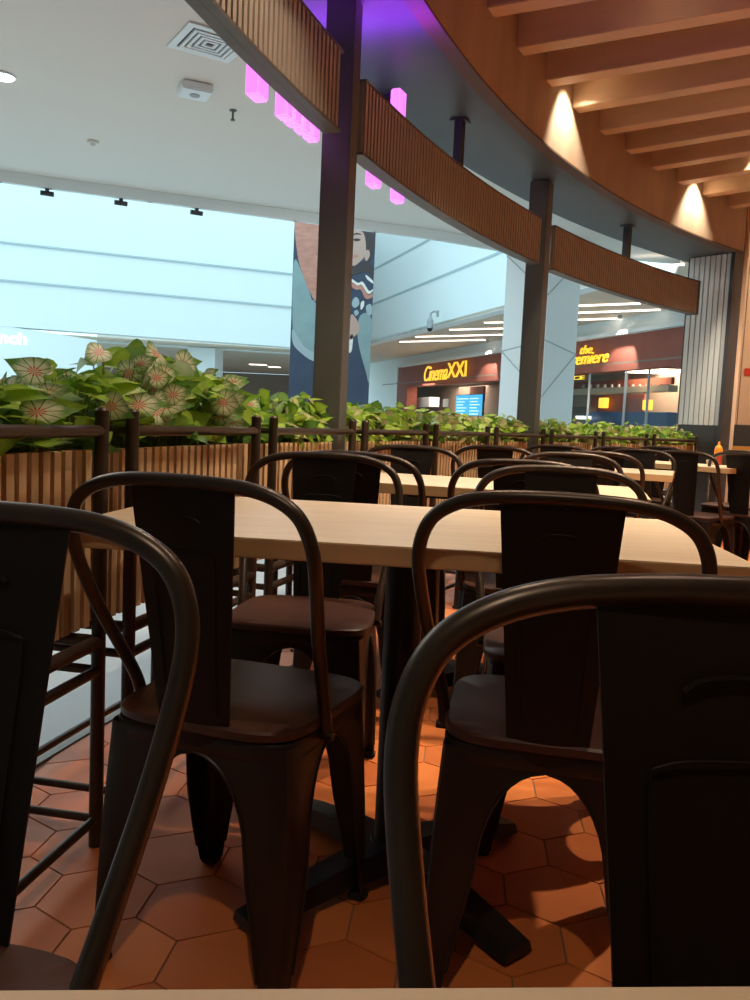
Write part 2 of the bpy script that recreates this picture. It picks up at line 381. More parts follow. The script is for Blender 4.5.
strip('trim_4', lp, [.95+yy*interp(q, [-.568, -.21], [.1485, .1272]) for q, yy in zip(qs, yl)], .045)
strip('trim_5', lp, [.95+yy*interp(q, [-.568, -.21], [.1932, .1649]) for q, yy in zip(qs, yl)], .045)
# right bulkhead of the atrium, parallel to the shop front
rq = [-.19, -.11, -.03, .03, .10, .155]
rp = [wallplane(1.35, q) for q in rq]
vwall('wall_atrium_right', 'white', rp, [4.02]*6, [11, 10.5, 9, 8, 7.6, 7.6], .4)
strip('trim_6', rp, [5.5]*6, .07); strip('trim_7', rp, [6.85]*6, .07)
vwall('wall_atrium_corner', 'white', [lp[-1], rp[0]], [3, 3], [9.2, 11], .3)
# shop front
def fp(q): return wallplane(1.0, q)
fq = [-.082, .03, .12, .23, .33]
fpts = [fp(q) for q in fq]
vwall('wall_shop_upper', 'white2', [fp(-.2)]+fpts, [3.62]*6, [4.05]*6, .3)
vwall('wall_shop_fascia', 'maroon', fpts, [2.62]*5, [3.58]*5, .35)
vwall('trim_8', 'white2', [v*.985 for v in fpts], [3.56]*5, [3.66]*5, .2)
bm = bmesh.new()
q0 = wallplane(1.35, -.19); q1 = wallplane(1.35, .155)
cpoly = [q0, q1, (3.9, 17.8), (3.3, 13.9), (9, 11.5), (14, 16), fp(.33)*1.0, fp(-.2)]
prism(bm, [tuple(q) for q in cpoly], 4.03, 4.12); obj('ceiling_corridor', bm, 'woodceil', kind='structure')
# lamps in strips under the corridor ceiling
def atz(u, v, z):
    d = right*((u-375)/FPX) - up*((v-500)/FPX) + fwd; t = (z-CAM_H)/d.z; return Vector((d.x*t, d.y*t, z))
def atplane(u, v, k):
    d = right*((u-375)/FPX) - up*((v-500)/FPX) + fwd; q = d.x/d.y; pp = wallplane(k, q); return Vector((pp.x, pp.y, CAM_H + d.z/d.y*pp.y))
for k, (a, b) in enumerate([((485, 323), (503, 322.5)), ((450, 330), (503, 328.6)), ((416, 337), (503, 334.8)), ((400, 342), (485, 340)), ((578, 306), (640, 303.7)), ((578, 313), (660, 310)), ((578, 320), (621, 318.6)), ((633, 267), (684, 264.5))]):
    pa = atz(*a, 4.01); pb = atz(*b, 4.01); d = pb-pa
    bm = bmesh.new(); box(bm, (pa+pb)/2, (d.length, .10, .02), math.atan2(d.y, d.x))
    tag(obj('strip_light', bm, 'striplight'), 'long white light strip on the corridor ceiling beside the cinema front', 'light', 'light strips on the corridor ceiling')
# interior of the cinema: back wall, side, glass, menu shelf
vwall('wall_shop_back', 'interior', [v*1.16 for v in [fp(-.1)]+fpts[1:]], [-.04]*5, [3.7]*5, .2)
bm = bmesh.new(); prism(bm, [tuple(fp(-.1)), tuple(fp(.33)), tuple(fp(.33)*1.18), tuple(fp(-.1)*1.18)], 2.8, 2.85); obj('ceiling_shop', bm, 'interior', kind='structure')
vwall('wall_shop_pier', 'maroon', [fp(-.082), fp(-.071)], [0, 0], [2.62]*2, .5)
vwall('wall_far_left', 'white2', [fp(-.2), fp(-.083)], [0, 0], [3.62]*2, .3)
vwall('window_1', 'glass', [fp(.04)*1.002, fp(.30)*1.002], [0, 0], [2.62]*2, .03)
for qq in (.135, .175, .2):
    bm = bmesh.new(); pp = fp(qq)*1.001; box(bm, (pp.x, pp.y, 1.3), (.06, .06, 2.6)); obj('window_mullion', bm, 'grey', kind='structure')
# opposite side, ground level
vwall('wall_opposite_white', 'white', [Vector((-.80*20, 20.)), Vector((-.56*22.1, 22.1)), Vector((-.445*23.5, 23.5))], [0]*3, [3.2, 3.06, 2.88], .3)
vwall('wall_opposite_back', 'interior', [Vector((-.50*40, 40)), Vector((-.135*41, 41))], [-.04]*2, [2.99]*2, .2)
bm = bmesh.new(); prism(bm, [(-12, 23.7), (-4.3, 26.6), (-5.6, 41), (-20, 40)], 3.0, 3.04); obj('ceiling_opposite', bm, 'woodceil', kind='structure')
vwall('wall_opposite_lintel', 'white2', [Vector((-.445*25.2, 25.2)), Vector((-.16*27.5, 27.5))], [2.96]*2, [3.2]*2, .2)
vwall('wall_opposite_column', 'white2', [Vector((-.333*26, 26)), Vector((-.300*26, 26))], [0]*2, [2.98]*2, .9)
for (a, b) in [((112, 354), (126, 354.4)), ((152, 356), (168, 356.6)), ((188, 359), (203, 359.5)), ((250, 364.5), (266, 365)), ((269, 367), (280, 367.4))]:
    pa = atz(*a, 2.985); pb = atz(*b, 2.985)
    d = pb-pa; bm = bmesh.new(); box(bm, (pa+pb)/2, (max(d.length, .4), .25, .02), math.atan2(d.y, d.x))
    tag(obj('strip_light', bm, 'striplight'), 'small light strip on the ceiling of the shops across the atrium', 'light', 'light strips across the atrium')

# ---- big clad column with diagonal grooves, its edge turned to the viewer
def yy_col(u, v, d): return d
colC = Vector((1.19, 15.6)); side = .92
ca = rad(45)+.065
bm = bmesh.new(); box(bm, (colC.x, colC.y, 2.05), (side, side, 4.18), ca)
col = obj('wall_column', bm, 'white', kind='structure')
bm = bmesh.new()
def colpt(face, t, z):   # face 0 = left of the near edge, 1 = right; t from the near edge outwards
    h = side/2+.004; near = Vector((-h, -h)); far = Vector((-h, h)) if face == 0 else Vector((h, -h))
    q = near.lerp(far, t); q.rotate(Matrix.Rotation(ca, 2)); return Vector((colC.x+q.x, colC.y+q.y, z))
for face in (0, 1):
    for (t0, z0), (t1, z1) in [((0, 2.45), (1, 2.29)), ((1, 2.29), (0, 1.50)), ((0, 3.2), (1, 3.95))]:
        tube(bm, [colpt(face, t0, z0), colpt(face, t1, z1)], .010, 6)
o = obj('trim_9', bm, 'line', kind='structure')

# ================================================================= CURVED FRONT: band, poles, posts
band = thing('slatted_band', 'long curved band of brown vertical slats hanging from the dark poles', 'band')
ZN0, ZN1 = 2.03, 2.30
bm = bmesh.new()
slats(bm, 10.585, 10.615, -6, 13.45, ZN0, ZN1, .036, .6)
slats(bm, 10.600, 10.630, 15.05, 28.1, ZN0, ZN1, .036, .6)
slats(bm, 10.600, 10.630, 29.3, 42.6, ZN0, ZN1, .036, .6)
obj('slat_panel', bm, ['bandslat', 'bandback'], band)
bm = bmesh.new()
for a0, a1, R0 in ((-6, 13.6, 10.617), (15.03, 28.1, 10.632), (29.3, 42.6, 10.632)):
    arcbox(bm, R0, R0+.038, a0, a1, ZN0-.012, ZN0+.03); arcbox(bm, R0, R0+.03, a0, a1, ZN1-.03, ZN1+.012)
    arcbox(bm, R0-.032, R0-.001, a0, a1, ZN1+.001, ZN1+.012)
    arcbox(bm, R0-.032, R0-.001, a0, a1, ZN0-.012, ZN0-.001)
arcbox(bm, 10.596, 10.70, 42.62, 42.74, ZN0-.012, ZN1+.012)
obj('steel_channel', bm, 'steel', band)
def pole(R, a, w_, ztop, label):
    o = bpy.data.objects.new('steel_pole', None); bpy.data.objects.remove(o)
    bm = bmesh.new(); c = P(R, a, ztop/2+.008); box(bm, c, (w_, w_, ztop-.02), -rad(a)+rad(8), bev=.003)
    q = P(R, a, .006); box(bm, q, (w_+.08, w_+.08, .010), -rad(a)+rad(8))
    return tag(obj('steel_pole', bm, 'pole'), label, 'pole')
pole(10.665, 14.56, .115, 4.15, 'tall square dark pole rising from the planter in front of the hanging poster')
pole(10.665, 28.7, .125, ZS-.002, 'square dark pole in front of the pale column between the two gold signs')
def hanger(R, a, w_, label):
    bm = bmesh.new(); z0, z1 = ZN1+.013, ZS+.002
    box(bm, P(R, a, (z0+z1)/2), (w_, w_, z1-z0), -rad(a)); box(bm, P(R, a, z1-.006), (w_+.04, w_+.04, .008), -rad(a))
    tag(obj('band_hanger', bm, 'trim'), label, 'bracket')
hanger(10.90, 19.7, .06, 'short dark hanger between slatted band and soffit, beside the violet glow')
hanger(10.655, 21.9, .045, 'short dark hanger between slatted band and soffit, halfway between the two poles')
hanger(10.655, 36.3, .05, 'short dark hanger between slatted band and soffit, nearest the end wall')
# glowing blocks of the sign seen from behind
neon = thing('glowing_sign', 'row of violet glowing sign letters seen edge-on behind the slatted band', 'sign')
for a, z0, z1, w_ in [(11.2, 1.99, 2.16, .08), (12.35, 2.0, 2.12, .05), (12.75, 2.0, 2.12, .06), (13.2, 2.0, 2.12, .05), (13.65, 2.0, 2.12, .06), (17.1, 1.998, 2.12, .08), (18.6, 1.998, 2.12, .07), (18.4, 2.22, 2.50, .08)]:
    bm = bmesh.new(); box(bm, P(10.712, a, (z0+z1)/2), (.05, w_, z1-z0), -rad(a), bev=.006)
    obj('letter_block', bm, 'neonface', neon, smooth=True)
bm = bmesh.new(); arcbox(bm, 10.673, 10.686, 10.7, 18.6, 2.065, 2.085); arcbox(bm, 10.673, 10.686, 10.7, 18.6, 2.24, 2.26); obj('mounting_rail', bm, 'trim', neon)
light('sign_glow', 'AREA', P(10.80, 15.6, 2.45), 7, (.36, .02, 1), .9, P(10.80, 15.7, 2.6), sy=.12)
light('sign_glow', 'POINT', P(10.80, 17.6, 2.4), .35, (.45, .06, 1), .04)
light('sign_glow', 'AREA', P(10.80, 11.5, 2.45), 5, (.36, .02, 1), .9, P(10.80, 11.6, 2.6), sy=.12)

# ================================================================= TABLES
def table(label, cx_, cy_, rz, wdt=1.16, dep=.70, foot=.27):
    t = thing('dining_table', label, 'table', (cx_, cy_, 0), rz, 'oblong laminate tables')
    bm = bmesh.new(); box(bm, (0, 0, .733), (wdt, dep, .034), bev=.002)
    for f in bm.faces:
        f.material_index = 0 if abs(f.normal.z) > .7 else 1
    obj('tabletop', bm, ['tabletop', 'tableedge'], t)
    bm = bmesh.new(); cyl(bm, (0, 0, .05), (0, 0, .705), .038, n=24); cyl(bm, (0, 0, .05), (0, 0, .085), .06, .045, n=24)
    obj('pedestal', bm, 'iron', t, smooth=True)
    bm = bmesh.new(); box(bm, (0, 0, .708), (.40, .40, .012), bev=.002); box(bm, (0, 0, .70), (.42, .04, .012)); obj('top_plate', bm, 'iron', t)
    for k in range(4):
        a = pi/4+k*pi/2; bm = bmesh.new(); d = Vector((cos(a), sin(a), 0)); n_ = Vector((-sin(a), cos(a), 0)); L = foot*1.32
        secs = []
        for s, h, hw, zb_ in ((.02, .085, .042, .03), (.35, .075, .036, .03), (.8, .048, .033, .014), (.93, .036, .036, .010), (1, .030, .036, .010)):
            c = d*L*s; secs.append([bm.verts.new(c+n_*hw+Vector((0, 0, zb_))), bm.verts.new(c-n_*hw+Vector((0, 0, zb_))), bm.verts.new(c-n_*hw*.8+Vector((0, 0, h))), bm.verts.new(c+n_*hw*.8+Vector((0, 0, h)))])
        for A, B in zip(secs[:-1], secs[1:]):
            for j in range(4): bm.faces.new((A[j], B[j], B[(j+1) % 4], A[(j+1) % 4]))
        bm.faces.new(secs[0]); bm.faces.new(secs[-1][::-1]); bmesh.ops.recalc_face_normals(bm, faces=bm.faces[:])
        f = obj('foot', bm, 'iron', t)
        bm = bmesh.new(); c = d*L*.93; cyl(bm, (c.x, c.y, .0005), (c.x, c.y, .012), .018); obj('glide', bm, 'rubber', f)
    return t
table('laminate table in the foreground, only its far edge in view', .052, -.053, rad(10.2))
table('large pale table with two chairs drawn up on its near side', -.11, 1.73, 0)
table('second pale table away from the viewer, beside the first planters', -.02+.06, 3.068, rad(-8), dep=.58)
table('third pale table away, turned slightly along the curve of the planters', .60, 4.79, rad(-14), wdt=1.02, dep=.60)
table('far pale table carrying the orange-capped bottle', 1.52, 6.27, rad(-40), wdt=.95, dep=.60)
table('farthest pale table by the end wall, at the right edge of the photo', 3.0, 7.6, rad(-35))

# ================================================================= CHAIRS
H_ = .170
def chair_leg(sx, sy):
    """pressed sheet corner leg: L section that spreads into the skirt under the seat"""
    bm = bmesh.new()
    zs = [0.012, .05, .10, .15, .20, .24, .28, .31, .335, .355, .372, .385, .394, .400, .425]
    cols = []
    for z in zs:
        t = z/.425; hx = H_ + .012*(1-t) + (.006*sin(pi*t)); hy = H_ + .030*(1-t)**1.3
        def gap(h):
            if z >= .3995: return 0
            if z < .22: return .105 + (h-.032-.105)*(1-z/.22)**.9
            return .105*math.sqrt(max(0, 1-((z-.22)/.1785)**2))
        wx = hx-gap(hx); wy = hy-gap(hy); rr = min(.018, wx*.45)
        pts = [(hx-wx, hy), (hx-wx*.5, hy), (hx-rr, hy), (hx-rr*.3, hy-rr*.3), (hx, hy-rr), (hx, hy-wy*.5), (hx, hy-wy)]
        row_o = [bm.verts.new((sx*a, sy*b, z)) for a, b in pts]
        ti = .0022
        pin = [(hx-wx, hy-ti), (hx-wx*.5, hy-ti), (hx-rr-ti*.4, hy-ti), (hx-rr*.3-ti, hy-rr*.3-ti), (hx-ti, hy-rr-ti*.4), (hx-ti, hy-wy*.5), (hx-ti, hy-wy)]
        row_i = [bm.verts.new((sx*a, sy*b, z)) for a, b in pin]
        cols.append((row_o, row_i))
    for (o0, i0), (o1, i1) in zip(cols[:-1], cols[1:]):
        for k in range(6):
            bm.faces.new((o0[k], o0[k+1], o1[k+1], o1[k])); bm.faces.new((i0[k], i1[k], i1[k+1], i0[k+1]))
        bm.faces.new((o0[0], o1[0], i1[0], i0[0])); bm.faces.new((o0[6], i0[6], i1[6], o1[6]))
    for (o0, i0) in (cols[0], cols[-1]):
        for k in range(6): bm.faces.new((o0[k], i0[k], i0[k+1], o0[k+1]))
    bmesh.ops.recalc_face_normals(bm, faces=bm.faces[:])
    # rolled hem along the arch
    for axis in (0, 1):
        line = []
        for (o0, i0) in cols[1:-1]:
            v = o0[0] if axis == 0 else o0[6]; line.append(v.co.copy())
        tube(bm, line, .0032, 6)
    return bm
def make_chair():
    t = thing('metal_chair', 'x', 'chair')
    bm = bmesh.new()   # wooden seat: rounded square, slightly dished, wider to the front
    out = []
    for k in range(40):
        a = 2*pi*k/40; c, s = cos(a), sin(a); e = .42
        px = .183*math.copysign(abs(c)**e, c); py = .182*math.copysign(abs(s)**e, s)
        px *= 1 + .05*(py/.18); out.append((px, py))
    def ring(sc, z): return [bm.verts.new((a*sc, b*sc, z)) for a, b in out]
    rs = [ring(.97, .432), ring(1.0, .436), ring(1.0, .448), ring(.975, .452), ring(.7, .449), ring(.35, .446)]
    for A, B in zip(rs[:-1], rs[1:]):
        for k in range(40): bm.faces.new((A[k], A[(k+1) % 40], B[(k+1) % 40], B[k]))
    bm.faces.new(rs[0][::-1]); bm.faces.new(rs[-1])
    obj('seat', bm, 'seatwood', t, smooth=True)
    bm = bmesh.new()
    for z0, z1, w_ in ((.400, .4315, .345),):
        n = 40; e = .30; ring_ = []
        for z, sc in ((z0, 1.0), (z0+.006, 1.012), (z1-.004, 1.012), (z1, 1.0)):
            rr = []
            for k in range(n):
                a = 2*pi*k/n; c, s = cos(a), sin(a)
                rr.append(bm.verts.new((w_/2*sc*math.copysign(abs(c)**e, c), w_/2*sc*math.copysign(abs(s)**e, s), z)))
            ring_.append(rr)
        for A, B in zip(ring_[:-1], ring_[1:]):
            for k in range(n): bm.faces.new((A[k], A[(k+1) % n], B[(k+1) % n], B[k]))
        bm.faces.new(ring_[0][::-1]); bm.faces.new(ring_[-1])
    obj('seat_frame', bm, 'legm', t, smooth=True)
    for sx in (-1, 1):
        for sy in (-1, 1):
            lg = obj('leg', chair_leg(sx, sy), 'legm', t, smooth=True)
            bm = bmesh.new(); box(bm, (sx*(H_+.012-.014), sy*(H_+.03-.014), .008), (.034, .034, .015), bev=.004); obj('foot_cap', bm, 'rubber', lg)
    # X braces under the seat
    # back bow
    half = [(0, -.232, .8475), (.06, -.232, .8465), (.115, -.230, .842), (.16, -.226, .830), (.194, -.222, .808), (.212, -.216, .775), (.218, -.205, .735), (.214, -.184, .68), (.205, -.150, .61), (.194, -.105, .535), (.186, -.070, .475), (.183, -.05, .425)]
    line = catmull([(-a, b, c) for a, b, c in half[::-1]] + half[1:], 6)
    bm = bmesh.new(); tube(bm, line, .0112, 14); obj('back_bow', bm, 'bronze', t, smooth=True)
    for s in (-1, 1):
        bm = bmesh.new(); cyl(bm, (s*.170, -.052, .418), (s*.197, -.052, .418), .008); obj('rivet', bm, 'bronze', t, smooth=True)
    # back panel, slightly curved, with pressed handle arc and pressed frame
    bm = bmesh.new(); rows = []
    nz, nx = 10, 8
    for i in range(nz+1):
        s = i/nz; z = .405+s*(.8455-.405); hw = .062+(.093-.062)*s; yb = -.168-.060*s
        o_ = []
        for k in range(nx+1):
            u = -1+2*k/nx; zt = z - (.003*(u*u)*s); o_.append((hw*u, yb - .006*(1-u*u), zt))
        rows.append(([bm.verts.new(q) for q in o_], [bm.verts.new((q[0], q[1]+.003, q[2])) for q in o_]))
    for (a, b), (c, d) in zip(rows[:-1], rows[1:]):
        for k in range(nx):
            bm.faces.new((a[k], a[k+1], c[k+1], c[k])); bm.faces.new((b[k], d[k], d[k+1], b[k+1]))
        bm.faces.new((a[0], c[0], d[0], b[0])); bm.faces.new((a[-1], b[-1], d[-1], c[-1]))
    for a, b in (rows[0], rows[-1]):
        for k in range(nx): bm.faces.new((a[k], b[k], b[k+1], a[k+1]))
    bmesh.ops.recalc_face_normals(bm, faces=bm.faces[:])
    def yb_at(z): return -.168-.060*(z-.405)/.4325
    for dy in (-.005, .0035):
        tube(bm, catmull([(-.034, yb_at(.785)+dy, .783), (-.022, yb_at(.79)+dy, .790), (0, yb_at(.793)+dy-.001, .7925), (.022, yb_at(.79)+dy, .790), (.034, yb_at(.785)+dy, .783)], 5), .0022, 6)
        fr = catmull([(-.045, yb_at(.47)+dy, .47), (-.05, yb_at(.6)+dy, .6), (-.055, yb_at(.72)+dy, .715), (-.046, yb_at(.735)+dy, .735), (0, yb_at(.74)+dy-.001, .738), (.046, yb_at(.735)+dy, .735), (.055, yb_at(.72)+dy, .715), (.05, yb_at(.6)+dy, .6), (.045, yb_at(.47)+dy, .47)], 5)
        tube(bm, fr, .0013, 6)
    obj('backrest', bm, 'panel', t, smooth=True)
    bm = bmesh.new()
    for s in (-1, 1): cyl(bm, (s*.16, .12, .409), (-s*.16, -.12, .409), .006)
    obj('cross_brace', bm, 'legm', t)
    return t
proto = make_chair(); used = [False]
def copy_tree(o, parent=None):
    c = o.copy(); C.objects.link(c)
    if parent is not None: c.parent = parent
    for ch in list(o.children): copy_tree(ch, c)
    return c
def chair(x, y_, deg, label, group=None):
    if not used[0]: o = proto; used[0] = True
    else: o = copy_tree(proto)
    o.location = (x, y_, 0); o.rotation_euler = (0, 0, rad(deg)); o['label'] = label
    if group: o['group'] = group
    elif 'group' in o: del o['group']
    return o
G = 'metal chairs at the tables'
CH = [
 (.214, .358, 188, 'nearest dark metal chair, its bow and panel filling the lower right corner'),
 (-.470, .548, 177, 'dark metal chair cut by the left edge of the photo, facing the foreground table'),
 (-.375, 1.495, -14, 'dark metal chair drawn up at the near left of the large table'),
 (.176, 1.53, -7, 'dark metal chair drawn up at the near right of the large table'),
 (-.395, 2.18, 180, 'metal chair on the far side of the large table, in front of the tall pole'),
 (.25, 2.05, 180, 'metal chair on the far side of the large table, behind its near right chair'),
 (-.32, 2.83, -6, 'metal chair at the near left of the second table'),
 (.20, 2.84, -6, 'metal chair at the near right of the second table'),
 (-.245, 3.46, 176, 'metal chair beyond the second table, its left one, near the planters'),
 (.42, 3.50, 174, 'metal chair beyond the second table, its right one'),
 (.20, 4.58, -14, 'metal chair at the near left of the third table'),
 (.68, 4.44, -14, 'metal chair at the near right of the third table'),
 (.50, 5.22, 164, 'metal chair beyond the third table, its left one beside the planters'),
 (.93, 5.10, 152, 'metal chair beyond the third table, its right one with the broad dark panel'),
 (1.12, 5.95, -38, 'metal chair left of the far table with the bottle'),
 (1.50, 5.68, -42, 'metal chair in front of the far table with the bottle'),
 (1.38, 6.80, 142, 'metal chair behind the far table with the bottle, its left one by the planters'),
 (1.98, 6.62, 150, 'metal chair behind the far table with the bottle, just left of the bottle'),
 (1.93, 5.95, -48, 'metal chair standing at the aisle beside the far table, its legs on open floor'),
]
for c in CH: chair(*c, G)

# ================================================================= PLANTERS WITH THEIR RAIL FRAMES
A0, DA = 5.48, 4.76
POST_R, BACK_R = 10.565, 10.895
names = ['cut by the left edge', 'nearest whole', 'second', 'third', 'fourth', 'fifth', 'sixth', 'seventh', 'last']
places = ['at the left edge of the photo', 'behind the left of the large table', 'where the tall pole stands', 'just right of the tall pole', 'left of the second pole', 'where the second pole stands', 'right of the second pole', 'second from the end wall', 'touching the end wall']
def leaf_bm(bm, base, d, n_, L, Wd, mi, uvl, droop=.25, fold=.12):
    """heart shaped leaf starting at base, pointing along d, face normal n_"""
    d = d.normalized(); n_ = (n_-d*n_.dot(d)).normalized(); s = d.cross(n_)
    prof = [(-.10, .20), (0, .40), (.15, .50), (.32, .47), (.52, .36), (.72, .20), (.88, .08)]
    vl = []; mid = []; vr = []
    for t, h in prof:
        dr = -droop*max(t, 0)**2*L
        mid.append(((max(t, 0)*.98, 0), base+d*L*max(t, 0)+n_*dr))
        vl.append(((t, -h), base+d*L*t-s*h*Wd*1.0+n_*(dr+fold*h*L)))
        vr.append(((t, h), base+d*L*t+s*h*Wd*1.0+n_*(dr+fold*h*L)))
    tip = ((1, 0), base+d*L-n_*droop*L)
    mk = {}
    def V(q):
        v = bm.verts.new(q[1]); mk[v] = (.5+q[0][1]*.95, .1+q[0][0]*.85); return v
    m_ = [V(q) for q in mid]; l_ = [V(q) for q in vl]; r_ = [V(q) for q in vr]; tp = V(tip)
    fs = []
    for i in range(len(prof)-1):
        if i == 0:
            fs += [bm.faces.new((m_[0], m_[1], l_[1], l_[0])) if False else None]
        a, b = i, i+1
        if (m_[a].co-m_[b].co).length < 1e-6:
            fs.append(bm.faces.new((m_[a], l_[b], l_[a]))); fs.append(bm.faces.new((m_[a], r_[a], r_[b])))
        else:
            fs.append(bm.faces.new((m_[a], m_[b], l_[b], l_[a]))); fs.append(bm.faces.new((m_[a], r_[a], r_[b], m_[b])))
    fs.append(bm.faces.new((m_[-1], tp, l_[-1]))); fs.append(bm.faces.new((m_[-1], r_[-1], tp)))
    for f in fs:
        if f is None: continue
        f.material_index = mi; f.smooth = True
        for lp_ in f.loops: lp_[uvl].uv = mk[lp_.vert]
def make_plant(name, seed, hmin, hmax, spread, nleaf, Lr, mats, weights, loc):
    rnd = random.Random(seed); bm = bmesh.new(); uvl = bm.loops.layers.uv.new('uv'); bs = bmesh.new()
    for i in range(nleaf):
        a = rnd.uniform(0, 2*pi); rr = spread*math.sqrt(rnd.random()); h = hmin+(hmax-hmin)*(1-(rr/spread)**2*.5)*rnd.uniform(.25, 1)
        top = Vector((rr*cos(a), rr*sin(a), h)); root = Vector((rr*cos(a)*.25, rr*sin(a)*.25, 0))
        L = rnd.uniform(*Lr); out_ = Vector((cos(a+rnd.uniform(-.9, .9)), sin(a+rnd.uniform(-.9, .9)), rnd.uniform(-.75, .55)))
        n_ = Vector((rnd.uniform(-.5, .5), rnd.uniform(-.5, .5), 1))+out_*.4*rnd.uniform(0, 2)
        if rnd.random() < .45: n_ = Vector((rnd.uniform(-.3, .9), rnd.uniform(-1.4, -.6), rnd.uniform(.1, .8)))
        mi = rnd.choices(range(len(mats)), weights)[0]
        if mi == 2 and Lr[1] > .085: L *= 1.12; n_ = Vector((rnd.uniform(-.2, .8), -1.2, rnd.uniform(.1, .7))); top = top+Vector((.02, -.03, .01))
        leaf_bm(bm, top, out_, n_, L, L*rnd.uniform(.75, .95), mi, uvl, rnd.uniform(.1, .35), rnd.uniform(.02, .2))
        mid = root.lerp(top, .55)+Vector((0, 0, .02)); tube(bs, [root, mid, top], [.0028, .0024, .0018], 5)
    t = thing(name, 'x', 'plant', loc)
    obj('leaves', bm, mats, t); obj('stems', bs, 'stem', t, smooth=True)
    return t
plant_protos = {}
def sec_range(i):
    a0 = A0+i*DA; return a0, a0+DA
gapdeg = .135/10.565*180/pi/2
for i in range(-1, 8):
    a0, a1 = sec_range(i); b0, b1 = a0+gapdeg, a1-gapdeg
    fr = thing('rail_frame', 'dark tubular rail frame around the slatted planter %s' % places[i+1], 'railing', P(POST_R, (a0+a1)/2), 0, 'rail frames along the restaurant edge')
    org = fr.location
    def sh(bm):
        bmesh.ops.translate(bm, vec=-org, verts=bm.verts); return bm
    for a, R in ((b0, POST_R), (b1, POST_R), (b0, BACK_R), (b1, BACK_R)):
        if i == 1 and a == b1 and R == BACK_R: pass
        bm = bmesh.new(); cyl(bm, P(R, a, 0), P(R, a, .948), .0150, n=16); cyl(bm, P(R, a, .948), P(R, a, .954), .0150, .010, n=16); obj('post', sh(bm), 'frame', fr, smooth=True)
    bm = bmesh.new()
    for R in (POST_R, BACK_R):
        n = 6
        if i == 1 or i == 4: pass
        tube(bm, [P(R, b0+(b1-b0)*k/n, .905) for k in range(n+1)], .0125, 10)
    for a in (b0, b1): tube(bm, [P(POST_R, a, .905), P(BACK_R, a, .905)], .0095, 8)
    obj('top_rail', sh(bm), 'frame', fr, smooth=True)
    bm = bmesh.new()
    for z, rr, sides in ((.455, .0150, True), (.392, .0115, True), (.06, .0105, True)):
        for R in (POST_R, BACK_R): tube(bm, [P(R, b0+(b1-b0)*k/6, z) for k in range(7)], rr, 10)
        for a in (b0, b1): tube(bm, [P(POST_R, a, z), P(BACK_R, a, z)], rr*.9, 10)
    obj('lower_rail', sh(bm), 'frame', fr, smooth=True)
    # planter box
    pa0, pa1 = a0+.10, a1-.10
    if i == 7: pa1 = a1-.05
    holes = {1: (14.12, 15.0), 4: (28.15, 29.25)}.get(i)
    segs = [(pa0, pa1)] if not holes else [(pa0, holes[0]), (holes[1], pa1)]
    pl = thing('slatted_planter', 'long planter box of light wooden slats %s' % places[i+1], 'planter', P(10.73, (a0+a1)/2), 0, 'slatted planters along the restaurant edge')
    org = pl.location
    for (s0, s1) in segs:
        bm = bmesh.new(); slats(bm, 10.610, 10.630, s0, s1, .475, .862, .040, .60); obj('slat_face', sh(bm), ['slat', 'slatgap'], pl); bm = bmesh.new(); slats(bm, 10.874, 10.850, s0, s1, .475, .862, .040, .60); obj('slat_face', sh(bm), ['slat', 'slatgap'], pl)
        bm = bmesh.new()
        for s in (s0, s1-.08): arcbox(bm, 10.633, 10.848, s, s+.08, .475, .862)
        arcbox(bm, 10.633, 10.848, s0+.09, s1-.09, .475, .49); obj('box_frame', sh(bm), 'slat', pl)
        bm = bmesh.new(); arcbox(bm, 10.635, 10.846, s0+.1, s1-.1, .80, .83); obj('soil', sh(bm), 'soil', pl)
    # plants
    near = i <= 0
    n = 5 if near else (5 if i <= 3 else 4)
    for k in range(n):
        a = pa0+(pa1-pa0)*(k+.5)/n
        if holes and holes[0]-.15 < a < holes[1]+.15: a = holes[0]-.5 if a < (holes[0]+holes[1])/2 else holes[1]+.5
        kind = ('near', k % 3) if i <= 0 else (('mid', k % 3) if i <= 2 else ('far', k % 3))
        if i == 1 and k < 2: kind = ('near2', k)
        if kind not in plant_protos:
            s = hash(str(kind)) % 1 + (kind[1]*7+{'near': 1, 'near2': 2, 'mid': 3, 'far': 4}[kind[0]])
            if kind[0] == 'near': pr = make_plant('leafy_plant', s, .04, .30, .13, 92, (.05, .09), ['leaf', 'leafdark', 'leafcal'], (6, 2.8, [1.1, 1.7, .7][kind[1]]), (0, 0, 0))
            elif kind[0] == 'near2': pr = make_plant('leafy_plant', s, .03, .22, .12, 80, (.045, .08), ['leaf', 'leafdark', 'leafcal'], (6, 2, 1), (0, 0, 0))
            elif kind[0] == 'mid': pr = make_plant('leafy_plant', s, .02, .235, .12, 130, (.04, .07), ['leaf', 'leafdark', 'leafpink'], (5, 3, 3), (0, 0, 0))
            else: pr = make_plant('leafy_plant', s, .02, .215, .13, 125, (.04, .07), ['leaf', 'leafdark', 'leafpink'], (5, 2.5, 3.5), (0, 0, 0))
            plant_protos[kind] = [pr, False]
        pr, us_ = plant_protos[kind]
        if not us_: o = pr; plant_protos[kind][1] = True
        else: o = copy_tree(pr)
        o.location = P(10.735, a, .815); o.rotation_euler = (0, 0, random.uniform(0, 6.28) if kind[0] != 'near' else random.uniform(-.5, .5))
        o['seedling'] = 0; del o['seedling']; kk = .70 if i == -1 else .84 if (i == 0 and k == 0) else 1.0 if kind[0] != 'near' else [1.0, .98, 1.08][k % 3]
        o.scale = (1, 1, kk)
        o['label'] = ('broad-leaved plant with red-veined white leaves in planter ' if i <= 1 else 'bushy green and pinkish plant in planter ')+places[i+1]
        o['category'] = 'plant'; o['group'] = 'plants in the planter '+places[i+1]

